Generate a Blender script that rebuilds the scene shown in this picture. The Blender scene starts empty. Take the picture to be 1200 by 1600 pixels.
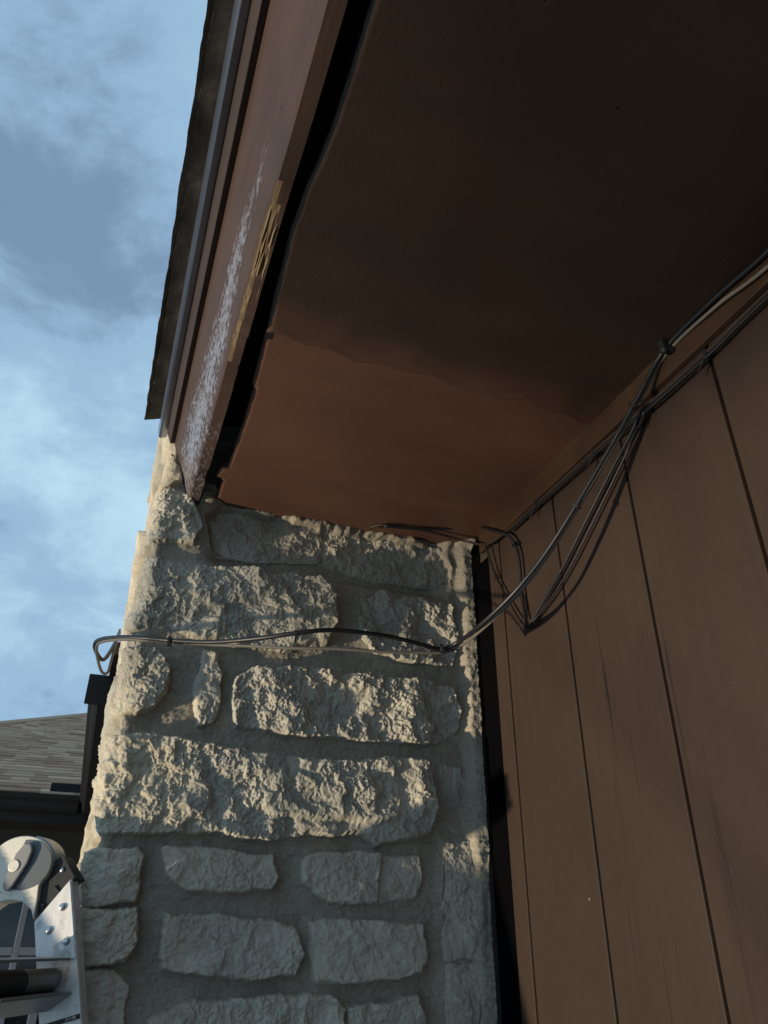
import bpy, bmesh, math, random
import numpy as np
from mathutils import Vector, Matrix

# ---------------------------------------------------------------- camera, sky, sun
SC = bpy.context.scene
COL = SC.collection
EYE = 1.65                                   # eye height over the ground
cam_d = bpy.data.cameras.new('camera')
cam = bpy.data.objects.new('camera', cam_d); COL.objects.link(cam)
cam_d.sensor_fit = 'HORIZONTAL'; cam_d.sensor_width = 36.0; cam_d.lens = 36.0 * 1169 / 1200
cam_d.clip_start = 0.02; cam_d.clip_end = 2000
_r = Vector((0.93872877, -0.34461779, 0.00518459)); _d = Vector((0.17653393, 0.46784476, -0.86600061))
_f = Vector((0.29601363, 0.81385494, 0.50001607))
cam.matrix_world = Matrix(((_r.x, -_d.x, -_f.x, 0), (_r.y, -_d.y, -_f.y, 0), (_r.z, -_d.z, -_f.z, EYE), (0, 0, 0, 1)))
SC.camera = cam

L = Vector((0.93, 0.146, 0.340)).normalized()   # low sun thrown back up under the eave
sun_d = bpy.data.lights.new('sun', 'SUN'); sun = bpy.data.objects.new('sun', sun_d); COL.objects.link(sun)
sun_d.energy = 4.6; sun_d.angle = math.radians(1.1); sun_d.color = (1.0, 0.835, 0.61)
sun.rotation_euler = L.to_track_quat('-Z', 'Y').to_euler(); sun.location = (-3, 0, 1)

world = bpy.data.worlds.new('World'); SC.world = world; world.use_nodes = True
wn, wl = world.node_tree.nodes, world.node_tree.links
wn.clear()
def wnode(t, **k):
    n = wn.new(t)
    for a, b in k.items(): setattr(n, a, b)
    return n
w_out = wnode('ShaderNodeOutputWorld'); w_bg = wnode('ShaderNodeBackground'); w_bg2 = wnode('ShaderNodeBackground')
sky = wnode('ShaderNodeTexSky', sky_type='NISHITA', sun_disc=False)
sky.sun_elevation = math.radians(4); sky.sun_rotation = math.atan2(-L.x, -L.y); sky.altitude = 200; sky.dust_density = 1.0; sky.ozone_density = 2.0
w_bg.inputs['Strength'].default_value = 0.10
tc = wnode('ShaderNodeTexCoord'); sep = wnode('ShaderNodeSeparateXYZ'); wl.new(tc.outputs['Generated'], sep.inputs[0])
zz = wnode('ShaderNodeMath', operation='ADD'); wl.new(sep.outputs['Z'], zz.inputs[0]); zz.inputs[1].default_value = 0.40
za = wnode('ShaderNodeMath', operation='ABSOLUTE'); wl.new(zz.outputs[0], za.inputs[0])
zm = wnode('ShaderNodeMath', operation='MAXIMUM'); wl.new(za.outputs[0], zm.inputs[0]); zm.inputs[1].default_value = 0.08
dx = wnode('ShaderNodeMath', operation='DIVIDE'); wl.new(sep.outputs['X'], dx.inputs[0]); wl.new(zm.outputs[0], dx.inputs[1])
dy = wnode('ShaderNodeMath', operation='DIVIDE'); wl.new(sep.outputs['Y'], dy.inputs[0]); wl.new(zm.outputs[0], dy.inputs[1])
cmb = wnode('ShaderNodeCombineXYZ'); wl.new(dx.outputs[0], cmb.inputs[0]); wl.new(dy.outputs[0], cmb.inputs[1])
def wnoise(scale, detail, rough, dist, off):
    mp = wnode('ShaderNodeMapping'); mp.inputs['Location'].default_value = off; mp.inputs['Scale'].default_value = (1.0, 1.15, 1.0)
    wl.new(cmb.outputs[0], mp.inputs[0])
    nz = wnode('ShaderNodeTexNoise'); wl.new(mp.outputs[0], nz.inputs['Vector'])
    nz.inputs['Scale'].default_value = scale; nz.inputs['Detail'].default_value = detail
    nz.inputs['Roughness'].default_value = rough; nz.inputs['Distortion'].default_value = dist
    return nz
n1 = wnoise(1.5, 2, 0.5, 0.0, (7.7, 3.1, 0)); n2 = wnoise(4.2, 9, 0.62, 0.25, (1.7, 5.1, 0))
nmix = wnode('ShaderNodeMix', data_type='FLOAT'); nmix.inputs["Factor"].default_value = 0.50
wl.new(n1.outputs['Fac'], nmix.inputs['A']); wl.new(n2.outputs['Fac'], nmix.inputs['B'])
ramp = wnode('ShaderNodeValToRGB'); wl.new(nmix.outputs['Result'], ramp.inputs[0])
cr = ramp.color_ramp; cr.interpolation = 'EASE'
cr.elements[0].position = 0.39; cr.elements[0].color = (0.205, 0.325, 0.485, 1)
cr.elements[1].position = 0.65; cr.elements[1].color = (0.56, 0.81, 0.97, 1)
e = cr.elements.new(0.50); e.color = (0.345, 0.545, 0.76, 1)
wl.new(sky.outputs[0], w_bg.inputs['Color']); wl.new(ramp.outputs[0], w_bg2.inputs['Color']); w_bg2.inputs['Strength'].default_value = 1.0
wmix = wnode('ShaderNodeMixShader'); wmix.inputs[0].default_value = 0.90
wl.new(w_bg.outputs[0], wmix.inputs[1]); wl.new(w_bg2.outputs[0], wmix.inputs[2]); wl.new(wmix.outputs[0], w_out.inputs[0])

vs = SC.view_settings
vs.view_transform = 'Standard'; vs.look = 'None'; vs.gamma = 1.0; vs.exposure = 0.0; vs.use_curve_mapping = False

# ---------------------------------------------------------------- helpers
def empty(name, loc, label=None, cat=None, group=None):
    o = bpy.data.objects.new(name, None); COL.objects.link(o); o.location = loc; o.empty_display_size = 0.1
    tag(o, label, cat, group); return o
def tag(o, label=None, cat=None, group=None, kind=None):
    if label: o['label'] = label
    if cat: o['category'] = cat
    if group: o['group'] = group
    if kind: o['kind'] = kind
    return o
def attach(o, parent):
    if parent is not None:
        loc = parent.location if parent.type == 'EMPTY' else Vector((0, 0, 0))     # mesh parts already sit in scene space
        o.parent = parent; o.matrix_parent_inverse = Matrix.Translation(-loc)
    return o
def mesh(name, V, F, mat, parent=None, smooth=False, bevel=0, seg=2):
    me = bpy.data.meshes.new(name); me.from_pydata([tuple(map(float, v)) for v in V] if not isinstance(V, np.ndarray) else V.tolist(), [], F if not isinstance(F, np.ndarray) else F.tolist())
    me.update(); me.materials.append(mat)
    if smooth: me.polygons.foreach_set('use_smooth', [True] * len(me.polygons))
    o = bpy.data.objects.new(name, me); COL.objects.link(o)
    if bevel:
        m = o.modifiers.new('bevel', 'BEVEL'); m.width = bevel; m.segments = seg; m.limit_method = 'ANGLE'; m.angle_limit = math.radians(35)
    return attach(o, parent)
class MB:
    def __init__(s): s.V = []; s.F = []
    def add(s, V, F):
        b = len(s.V); s.V += [tuple(v) for v in V]; s.F += [tuple(i + b for i in f) for f in F]; return s
    def box(s, x0, x1, y0, y1, z0, z1):
        V = [(x, y, z) for x in (x0, x1) for y in (y0, y1) for z in (z0, z1)]
        return s.add(V, [(0, 1, 3, 2), (4, 6, 7, 5), (0, 4, 5, 1), (2, 3, 7, 6), (0, 2, 6, 4), (1, 5, 7, 3)])
    def prism(s, poly, fn, d0, d1):
        """poly: 2-D outline; fn(a, b, d) gives the point in the scene"""
        n = len(poly); V = [fn(a, b, d0) for a, b in poly] + [fn(a, b, d1) for a, b in poly]
        F = [tuple(range(n))[::-1], tuple(range(n, 2 * n))] + [(i, (i + 1) % n, n + (i + 1) % n, n + i) for i in range(n)]
        return s.add(V, F)
    def tube(s, pts, r, n=12):
        P = [Vector(p) for p in pts]; R = r if isinstance(r, (list, tuple)) else [r] * len(P)
        V = []; F = []; up = None
        for i, p in enumerate(P):
            t = (P[min(i + 1, len(P) - 1)] - P[max(i - 1, 0)]).normalized()
            if up is None: up = t.orthogonal().normalized()
            up = (up - t * up.dot(t)).normalized(); sd = t.cross(up)
            for k in range(n):
                a = 2 * math.pi * k / n; V.append(p + (up * math.cos(a) + sd * math.sin(a)) * R[i])
        for i in range(len(P) - 1):
            for k in range(n): F.append((i * n + k, i * n + (k + 1) % n, (i + 1) * n + (k + 1) % n, (i + 1) * n + k))
        F.append(tuple(range(n))[::-1]); F.append(tuple((len(P) - 1) * n + k for k in range(n)))
        return s.add(V, F)
    def dome(s, c, nrm, r, h, n=16, m=5):
        nrm = Vector(nrm).normalized(); u = nrm.orthogonal().normalized(); v = nrm.cross(u); c = Vector(c); V = []; F = []
        for j in range(m):
            a = (j / m) * math.pi / 2
            for k in range(n):
                t = 2 * math.pi * k / n; V.append(c + (u * math.cos(t) + v * math.sin(t)) * r * math.cos(a) + nrm * h * math.sin(a))
        V.append(c + nrm * h)
        for j in range(m - 1):
            for k in range(n): F.append((j * n + k, j * n + (k + 1) % n, (j + 1) * n + (k + 1) % n, (j + 1) * n + k))
        for k in range(n): F.append(((m - 1) * n + k, (m - 1) * n + (k + 1) % n, m * n))
        F.append(tuple(range(n))[::-1]); return s.add(V, F)
    def build(s, name, mat, parent=None, smooth=False, bevel=0, seg=2):
        o = mesh(name, s.V, s.F, mat, parent, smooth, bevel, seg)
        bm = bmesh.new(); bm.from_mesh(o.data); bmesh.ops.recalc_face_normals(bm, faces=bm.faces); bm.to_mesh(o.data); bm.free()
        return o
def spline(pts, k=8):
    P = [np.array(p, float) for p in pts]; P = [2 * P[0] - P[1]] + P + [2 * P[-1] - P[-2]]; out = []
    for i in range(1, len(P) - 2):
        a, b, c, d = P[i - 1:i + 3]
        for j in range(k):
            t = j / k
            out.append(0.5 * (2 * b + (c - a) * t + (2 * a - 5 * b + 4 * c - d) * t * t + (3 * b - a - 3 * c + d) * t ** 3))
    return out + [P[-2]]

# numpy gradient noise
def perlin(x, y, seed):
    xi = np.floor(x).astype(np.int64); yi = np.floor(y).astype(np.int64); xf = x - xi; yf = y - yi
    def g(ix, iy, fx, fy):
        h = (ix * 374761393 + iy * 668265263 + seed * 974634777) & 0xFFFFFFFF
        h = ((h ^ (h >> 13)) * 1274126177) & 0xFFFFFFFF; h = (h ^ (h >> 16)) & 0xFFFF
        a = h * (2 * np.pi / 65536.0); return np.cos(a) * fx + np.sin(a) * fy
    u = xf ** 3 * (xf * (xf * 6 - 15) + 10); v = yf ** 3 * (yf * (yf * 6 - 15) + 10)
    a = g(xi, yi, xf, yf); b = g(xi + 1, yi, xf - 1, yf); c = g(xi, yi + 1, xf, yf - 1); d = g(xi + 1, yi + 1, xf - 1, yf - 1)
    return ((a * (1 - u) + b * u) * (1 - v) + (c * (1 - u) + d * u) * v) * 1.5
def fbm(x, y, f, seed, oct=4, gain=0.5, ridged=False):
    t = 0; a = 1.0; s = 0
    for o in range(oct):
        n = perlin(x * f, y * f, seed + o * 17)
        t = t + a * ((1 - 2 * np.abs(n)) if ridged else n); s += a; a *= gain; f *= 2.03
    return t / s
def smooth01(t): t = np.clip(t, 0, 1); return t * t * (3 - 2 * t)

# ---------------------------------------------------------------- materials
def material(name, build):
    m = bpy.data.materials.new(name); m.use_nodes = True; nt = m.node_tree; b = nt.nodes['Principled BSDF']
    build(nt, b); return m
def N_(nt, t, **k):
    n = nt.nodes.new(t)
    for a, v in k.items(): setattr(n, a, v)
    return n
def coords(nt, scale=(1, 1, 1), loc=(0, 0, 0)):
    t = N_(nt, 'ShaderNodeTexCoord'); mp = N_(nt, 'ShaderNodeMapping'); mp.inputs['Scale'].default_value = scale; mp.inputs['Location'].default_value = loc
    nt.links.new(t.outputs['Object'], mp.inputs[0]); return mp.outputs[0]
def noise(nt, vec, scale, detail=4, rough=0.55, dist=0.0):
    n = N_(nt, 'ShaderNodeTexNoise'); nt.links.new(vec, n.inputs['Vector']); n.inputs['Scale'].default_value = scale
    n.inputs['Detail'].default_value = detail; n.inputs['Roughness'].default_value = rough; n.inputs['Distortion'].default_value = dist
    return n.outputs['Fac']
def cramp(nt, fac, stops, interp='LINEAR'):
    r = N_(nt, 'ShaderNodeValToRGB'); nt.links.new(fac, r.inputs[0]); c = r.color_ramp; c.interpolation = interp
    while len(c.elements) < len(stops): c.elements.new(0.5)
    for e, (p, col) in zip(c.elements, stops):
        e.position = p; e.color = (col, col, col, 1) if isinstance(col, (int, float)) else (*col, 1)
    return r.outputs[0]
def mixc(nt, fac, a, b, mode='MIX'):
    m = N_(nt, 'ShaderNodeMix', data_type='RGBA', blend_type=mode)
    for s, v in (('Factor', fac), ('A', a), ('B', b)):
        i = [q for q in m.inputs if q.name == s and (q.type == ('VALUE' if s == 'Factor' else 'RGBA'))][0]
        if hasattr(v, 'links'): nt.links.new(v, i)
        elif s == 'Factor': i.default_value = v
        else: i.default_value = (*v, 1)
    return [q for q in m.outputs if q.type == 'RGBA'][0]
def math_(nt, op, a, b=None, clamp=False):
    m = N_(nt, 'ShaderNodeMath', operation=op, use_clamp=clamp)
    for i, v in enumerate((a, b)):
        if v is None: continue
        if hasattr(v, 'links'): nt.links.new(v, m.inputs[i])
        else: m.inputs[i].default_value = v
    return m.outputs[0]
def bump(nt, b, h, strength=0.5, dist=0.002, prev=None):
    n = N_(nt, 'ShaderNodeBump'); n.inputs['Strength'].default_value = strength; n.inputs['Distance'].default_value = dist
    nt.links.new(h, n.inputs['Height'])
    if prev is not None: nt.links.new(prev, n.inputs['Normal'])
    nt.links.new(n.outputs[0], b.inputs['Normal']); return n.outputs[0]
def setc(nt, b, c):
    if hasattr(c, 'links'): nt.links.new(c, b.inputs['Base Color'])
    else: b.inputs['Base Color'].default_value = (*c, 1)

def stone_mat(name, lo, mid, hi):
    def f(nt, b):
        v = coords(nt); n1 = noise(nt, v, 9, 5, 0.6); n2 = noise(nt, v, 120, 4, 0.65)
        c = cramp(nt, n1, [(0.3, lo), (0.5, mid), (0.7, hi)])
        c = mixc(nt, 0.5, c, cramp(nt, n2, [(0.3, 0.62), (0.62, 1.0)]), 'MULTIPLY')
        st = noise(nt, coords(nt, (1, 1, 0.6), (5, 1, 2)), 3.2, 6, 0.65); c = mixc(nt, 0.55, c, cramp(nt, st, [(0.36, (0.62, 0.64, 0.64)), (0.52, (1, 1, 1)), (0.68, (1, 0.93, 0.80))]), 'MULTIPLY')
        sk = noise(nt, coords(nt, (1, 1, 1), (2, 9, 4)), 85, 2, 0.5); c = mixc(nt, 0.6, c, cramp(nt, sk, [(0.22, 0.25), (0.27, 1.0)]), 'MULTIPLY')
        setc(nt, b, c); b.inputs['Roughness'].default_value = 0.92; b.inputs['Specular IOR Level'].default_value = 0.2
        bump(nt, b, noise(nt, v, 420, 4, 0.7), 0.55, 0.0012)
    return material(name, f)
M = {}
M['stone'] = stone_mat('limestone', (0.38, 0.36, 0.305), (0.48, 0.45, 0.375), (0.56, 0.515, 0.415))
M['stone_b'] = stone_mat('limestone_grey', (0.45, 0.405, 0.335), (0.56, 0.51, 0.42), (0.64, 0.585, 0.475))
M['stone_c'] = stone_mat('limestone_buff', (0.38, 0.335, 0.25), (0.47, 0.415, 0.31), (0.54, 0.48, 0.36))
def _mortar(nt, b):
    v = coords(nt); c = cramp(nt, noise(nt, v, 7, 5, 0.6), [(0.3, (0.32, 0.288, 0.228)), (0.7, (0.47, 0.425, 0.34))])
    c = mixc(nt, 0.6, c, cramp(nt, noise(nt, v, 260, 3, 0.7), [(0.35, 0.55), (0.62, 1.0)]), 'MULTIPLY')
    setc(nt, b, c); b.inputs['Roughness'].default_value = 0.95; b.inputs['Specular IOR Level'].default_value = 0.15
    p = bump(nt, b, noise(nt, v, 520, 4, 0.75), 0.8, 0.0014); bump(nt, b, noise(nt, coords(nt, (9, 9, 90)), 2.4, 4, 0.65, 0.4), 0.5, 0.003, p)
M['mortar'] = material('mortar', _mortar)

def _siding(nt, b):
    v = coords(nt, (1, 1, 1)); g = noise(nt, coords(nt, (30, 30, 1.1)), 3.0, 6, 0.6, 0.6)
    cr_ = noise(nt, coords(nt, (1, 95, 2.0)), 1.0, 5, 0.62, 0.25)
    crack = cramp(nt, cr_, [(0.30, 0.0), (0.37, 1.0)])
    where = cramp(nt, noise(nt, coords(nt, (1, 6, 1.2), (0, 3, 1)), 1.3, 3), [(0.46, 1.0), (0.60, 0.0)])
    crack = math_(nt, 'MAXIMUM', crack, where)
    c = cramp(nt, noise(nt, v, 3.5, 5, 0.6), [(0.3, (0.0335, 0.0208, 0.0148)), (0.7, (0.043, 0.0268, 0.0192))])
    c = mixc(nt, 0.35, c, cramp(nt, g, [(0.3, 0.72), (0.6, 1.0)]), 'MULTIPLY')
    c = mixc(nt, 0.8, c, crack, 'MULTIPLY')
    fl = cramp(nt, noise(nt, coords(nt, (1, 1, 0.7), (7, 2, 5)), 95, 1, 0.4), [(0.855, 0.0), (0.87, 1.0)])
    c = mixc(nt, fl, c, (0.42, 0.40, 0.36))
    setc(nt, b, c); b.inputs['Roughness'].default_value = 0.62; b.inputs['Specular IOR Level'].default_value = 0.3
    p = bump(nt, b, crack, 0.5, 0.0018); p = bump(nt, b, g, 0.35, 0.0012, p)
    bump(nt, b, noise(nt, v, 300, 3), 0.18, 0.0008, p)
M['siding'] = material('brown_siding_paint', _siding)
def paint(name, c0, c1, rough=0.5, bs=0.25, spec=0.4, streak=(1, 1, 1), scale=5):
    def f(nt, b):
        v = coords(nt, streak); setc(nt, b, cramp(nt, noise(nt, v, scale, 5, 0.6), [(0.3, c0), (0.7, c1)]))
        b.inputs['Roughness'].default_value = rough; b.inputs['Specular IOR Level'].default_value = spec
        p = bump(nt, b, noise(nt, v, scale * 12, 4, 0.6), bs, 0.001); bump(nt, b, noise(nt, coords(nt), 350, 3), bs, 0.0006, p)
    return material(name, f)
M['trim'] = paint('brown_trim_paint', (0.040, 0.022, 0.013), (0.052, 0.029, 0.017), 0.55, 0.4, 0.3, (6, 1, 6))
M['strip'] = paint('strip_paint', (0.032, 0.021, 0.017), (0.042, 0.028, 0.022), 0.6, 0.4, 0.3, (8, 1, 8))
def _soffit_new(nt, b):
    v = coords(nt); setc(nt, b, cramp(nt, noise(nt, v, 5, 4, 0.6), [(0.3, (0.110, 0.055, 0.038)), (0.7, (0.126, 0.064, 0.045))]))
    b.inputs['Roughness'].default_value = 0.48; b.inputs['Specular IOR Level'].default_value = 0.3
    p = bump(nt, b, noise(nt, v, 9, 3), 0.2, 0.004); p = bump(nt, b, noise(nt, coords(nt, (60, 4, 1)), 3.0, 4, 0.6), 0.18, 0.001, p); bump(nt, b, noise(nt, v, 230, 3), 0.2, 0.0008, p)
M['soffit_new'] = material('soffit_fresh_paint', _soffit_new)
def _soffit_old(nt, b):
    v = coords(nt); g = noise(nt, coords(nt, (26, 3.2, 1)), 3.6, 5, 0.62, 0.8)
    sep_ = N_(nt, 'ShaderNodeSeparateXYZ'); nt.links.new(v, sep_.inputs[0])
    c = cramp(nt, noise(nt, v, 4, 5, 0.6), [(0.3, (0.032, 0.020, 0.0145)), (0.7, (0.042, 0.0265, 0.019))])
    over = math_(nt, 'ADD', math_(nt, 'MULTIPLY', math_(nt, 'SUBTRACT', sep_.outputs['Y'], 0.73), 11.0), math_(nt, 'MULTIPLY', math_(nt, 'SUBTRACT', noise(nt, v, 14, 4), 0.5), 1.6), True)
    c = mixc(nt, over, c, (0.092, 0.049, 0.034))
    pit = noise(nt, coords(nt, (1.6, 1, 1)), 60, 2, 0.5); pit = cramp(nt, pit, [(0.19, 0.0), (0.25, 1.0)])
    c = mixc(nt, 0.7, c, pit, 'MULTIPLY')
    setc(nt, b, c); b.inputs['Roughness'].default_value = 0.30; b.inputs['Specular IOR Level'].default_value = 0.5
    p = bump(nt, b, g, 0.06, 0.0015); p = bump(nt, b, cramp(nt, noise(nt, coords(nt, (1.9, 0.55, 1)), 170, 3, 0.65), [(0.50, 0.0), (0.75, 1.0)]), 0.20, 0.0012, p)
    p = bump(nt, b, pit, 0.5, 0.002, p); bump(nt, b, noise(nt, v, 400, 2), 0.2, 0.0006, p)
M['soffit_old'] = material('soffit_rough_paint', _soffit_old)
def _fascia(nt, b):
    v = coords(nt); sep_ = N_(nt, 'ShaderNodeSeparateXYZ'); nt.links.new(v, sep_.inputs[0])
    c = cramp(nt, noise(nt, coords(nt, (5, 1, 5)), 6, 5, 0.6), [(0.3, (0.043, 0.0255, 0.0195)), (0.7, (0.060, 0.036, 0.028))])
    # glossy wrinkled coat: its long streak of sky glare is also mixed into the colour
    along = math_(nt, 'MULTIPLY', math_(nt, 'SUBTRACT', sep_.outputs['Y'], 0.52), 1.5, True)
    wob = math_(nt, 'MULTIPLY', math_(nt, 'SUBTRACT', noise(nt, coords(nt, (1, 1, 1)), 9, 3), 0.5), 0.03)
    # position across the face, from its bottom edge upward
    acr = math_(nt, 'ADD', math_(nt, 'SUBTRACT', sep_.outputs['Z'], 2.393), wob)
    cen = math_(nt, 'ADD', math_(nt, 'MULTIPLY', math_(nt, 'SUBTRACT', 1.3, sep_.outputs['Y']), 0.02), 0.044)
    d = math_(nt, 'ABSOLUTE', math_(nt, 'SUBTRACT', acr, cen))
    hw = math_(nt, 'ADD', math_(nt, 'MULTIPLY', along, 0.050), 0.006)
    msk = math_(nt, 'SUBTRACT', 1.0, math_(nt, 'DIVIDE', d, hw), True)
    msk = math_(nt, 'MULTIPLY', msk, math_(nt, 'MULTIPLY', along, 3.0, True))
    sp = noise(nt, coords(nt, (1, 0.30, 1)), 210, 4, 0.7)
    glare_spk = cramp(nt, math_(nt, 'ADD', sp, math_(nt, 'MULTIPLY', msk, 0.17)), [(0.54, 0.0), (0.70, 1.0)])
    glare_spk = math_(nt, 'MULTIPLY', glare_spk, math_(nt, 'MULTIPLY', msk, 4.0, True))
    c = mixc(nt, math_(nt, 'MULTIPLY', glare_spk, 0.7), c, (0.24, 0.245, 0.28))  # pale blue sky glare put into the base colour
    chip = cramp(nt, noise(nt, coords(nt, (1, 0.5, 1), (3, 3, 3)), 38, 4, 0.6), [(0.24, 0.0), (0.28, 1.0)])
    c = mixc(nt, 0.8, c, chip, 'MULTIPLY')
    setc(nt, b, c)
    rr = N_(nt, 'ShaderNodeMapRange'); nt.links.new(glare_spk, rr.inputs[0]); rr.inputs[3].default_value = 0.60; rr.inputs[4].default_value = 0.22
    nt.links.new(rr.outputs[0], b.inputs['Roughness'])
    sr = N_(nt, 'ShaderNodeMapRange'); nt.links.new(glare_spk, sr.inputs[0]); sr.inputs[3].default_value = 0.3; sr.inputs[4].default_value = 0.9
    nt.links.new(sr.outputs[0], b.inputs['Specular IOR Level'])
    p = bump(nt, b, noise(nt, coords(nt, (10, 1, 10)), 14, 5, 0.6), 0.4, 0.0015); p = bump(nt, b, chip, 0.5, 0.002, p)
    bump(nt, b, sp, 0.35, 0.0007, p)
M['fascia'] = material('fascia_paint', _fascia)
def _raw(nt, b):
    c = cramp(nt, noise(nt, coords(nt, (150, 1.2, 150)), 2.0, 5, 0.6, 0.0), [(0.3, (0.07, 0.045, 0.026)), (0.5, (0.165, 0.112, 0.062)), (0.7, (0.26, 0.19, 0.11))])
    setc(nt, b, c); b.inputs['Roughness'].default_value = 0.85; bump(nt, b, noise(nt, coords(nt, (150, 1.2, 150)), 2.5, 4), 0.6, 0.0015)
M['raw'] = material('splintered_wood', _raw)
def flat(name, c, rough=0.5, metal=0.0, spec=0.5, bs=0.0, scale=200):
    def f(nt, b):
        v = coords(nt); k = noise(nt, v, 6, 4, 0.6)
        setc(nt, b, cramp(nt, k, [(0.3, tuple(x * 0.86 for x in c)), (0.7, tuple(min(1, x * 1.12) for x in c))]))
        b.inputs['Roughness'].default_value = rough; b.inputs['Metallic'].default_value = metal; b.inputs['Specular IOR Level'].default_value = spec
        if bs: bump(nt, b, noise(nt, v, scale, 3), bs, 0.001)
    return material(name, f)
M['black_strip'] = flat('black_flashing', (0.0022, 0.0022, 0.0028), 0.95, 0, 0.02, 0.3)
M['under'] = flat('roof_deck_wood', (0.07, 0.055, 0.045), 0.9, 0, 0.2, 0.4, 60)
M['drip'] = flat('aluminium_drip_edge', (0.30, 0.32, 0.385), 0.38, 1.0, 0.5)
def _shingle(nt, b):
    v = coords(nt); oi = N_(nt, 'ShaderNodeVertexColor', layer_name='tone')
    g = noise(nt, v, 900, 2, 0.6)
    c = cramp(nt, oi.outputs['Color'], [(0.0, (0.33, 0.205, 0.13)), (0.5, (0.50, 0.33, 0.22)), (1.0, (0.64, 0.45, 0.31))])
    c = mixc(nt, 0.5, c, cramp(nt, g, [(0.35, 0.6), (0.65, 1.0)]), 'MULTIPLY')
    setc(nt, b, c); b.inputs['Roughness'].default_value = 0.95; b.inputs['Specular IOR Level'].default_value = 0.15
    bump(nt, b, g, 0.5, 0.001)
M['shingle'] = material('asphalt_shingle', _shingle)
def _edge_sh(nt, b):
    v = coords(nt); g = noise(nt, v, 500, 3, 0.7)
    c = cramp(nt, noise(nt, coords(nt, (1, 0.6, 1)), 30, 4, 0.6), [(0.3, (0.05, 0.043, 0.036)), (0.55, (0.095, 0.08, 0.066)), (0.75, (0.19, 0.16, 0.125))])
    c = mixc(nt, 0.6, c, cramp(nt, g, [(0.3, 0.45), (0.65, 1.0)]), 'MULTIPLY')
    setc(nt, b, c); b.inputs['Roughness'].default_value = 0.95; b.inputs['Specular IOR Level'].default_value = 0.1; bump(nt, b, g, 0.8, 0.0015)
M['edge_shingle'] = material('shingle_edge', _edge_sh)
M['cable_black'] = flat('black_cable_jacket', (0.012, 0.012, 0.014), 0.42, 0, 0.5, 0.1, 60)
M['cable_grey'] = flat('grey_cable_jacket', (0.15, 0.135, 0.115), 0.5, 0, 0.4, 0.15, 90)
def _alu(nt, b):
    v = coords(nt); g = noise(nt, coords(nt, (40, 40, 2)), 6, 5, 0.65); d_ = noise(nt, v, 26, 6, 0.7); sc = noise(nt, coords(nt, (3, 3, 1), (1, 2, 3)), 60, 5, 0.7, 1.0)
    c = cramp(nt, g, [(0.3, (0.60, 0.585, 0.56)), (0.7, (0.78, 0.765, 0.735))])
    c = mixc(nt, 0.8, c, cramp(nt, d_, [(0.30, (0.40, 0.37, 0.33)), (0.46, (1, 1, 1))]), 'MULTIPLY'); c = mixc(nt, 0.7, c, cramp(nt, sc, [(0.27, 0.35), (0.33, 1.0)]), 'MULTIPLY')
    setc(nt, b, c); b.inputs['Roughness'].default_value = 0.45; b.inputs['Metallic'].default_value = 0.3; bump(nt, b, g, 0.12, 0.0006)
M['alu'] = material('brushed_aluminium', _alu)
M['alu_dark'] = flat('dull_aluminium', (0.30, 0.305, 0.31), 0.42, 0.8, 0.5, 0.08, 120)
def _hinge(nt, b):
    v = coords(nt); sc = cramp(nt, noise(nt, coords(nt, (1, 1, 2.4)), 70, 5, 0.7), [(0.36, 0.45), (0.44, 1.0)])
    setc(nt, b, mixc(nt, 0.6, (0.66, 0.62, 0.53), sc, 'MULTIPLY')); b.inputs['Roughness'].default_value = 0.5; b.inputs['Metallic'].default_value = 0.35
    bump(nt, b, sc, 0.2, 0.0005)
M['hinge'] = material('scuffed_hinge', _hinge)
M['hinge_dark'] = flat('grey_hinge_face', (0.10, 0.115, 0.125), 0.5, 0.2)
M['plastic'] = flat('black_plastic', (0.014, 0.014, 0.015), 0.55, 0, 0.4, 0.15, 150)
M['knob'] = flat('grey_plastic_knob', (0.24, 0.24, 0.235), 0.5, 0, 0.4)
M['rivet'] = flat('steel_rivet', (0.6, 0.62, 0.64), 0.28, 0.9)
M['label'] = flat('label_black', (0.008, 0.008, 0.009), 0.5)
M['label_w'] = flat('label_print', (0.6, 0.6, 0.6), 0.6)
M['gutter'] = flat('dark_bronze_gutter', (0.0035, 0.004, 0.005), 0.5, 0, 0.3)
M['wing_wall'] = flat('dark_wing_wall', (0.022, 0.026, 0.027), 0.8, 0, 0.2, 0.3, 40)
M['frame'] = flat('window_frame', (0.16, 0.19, 0.22), 0.5)
def _glass(nt, b):
    setc(nt, b, (0.01, 0.012, 0.014)); b.inputs['Roughness'].default_value = 0.06; b.inputs['Specular IOR Level'].default_value = 0.6
M['glass'] = material('window_glass', _glass)
def _ground(nt, b):
    v = coords(nt); c = cramp(nt, noise(nt, v, 1.2, 6, 0.6), [(0.3, (0.05, 0.062, 0.024)), (0.7, (0.095, 0.088, 0.045))])
    setc(nt, b, c); b.inputs['Roughness'].default_value = 0.95; bump(nt, b, noise(nt, v, 40, 5, 0.7), 0.8, 0.03)
M['ground'] = material('lawn', _ground)

# ---------------------------------------------------------------- ground: level by the house, a grass bank falling away to the left
xs = [-220, -60, -15, -6, -4.2, -3.6, -3.0, 0, 4, 12, 30]; ys = [-60, -12, -3, 0, 3, 7, 14, 60]
def gz(x): return 0.0 if x >= -3.0 else -0.25 * (min(-3.0 - x, 0.6)) - (0.56 * (-3.6 - x) if x < -3.6 else 0)
V = [(x, y, gz(x) - 0.03) for x in xs for y in ys]; ny = len(ys)
tag(mesh('ground', V, [(i * ny + j, (i + 1) * ny + j, (i + 1) * ny + j + 1, i * ny + j + 1) for i in range(len(xs) - 1) for j in range(ny - 1)], M['ground'], smooth=True), kind='structure')

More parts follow.
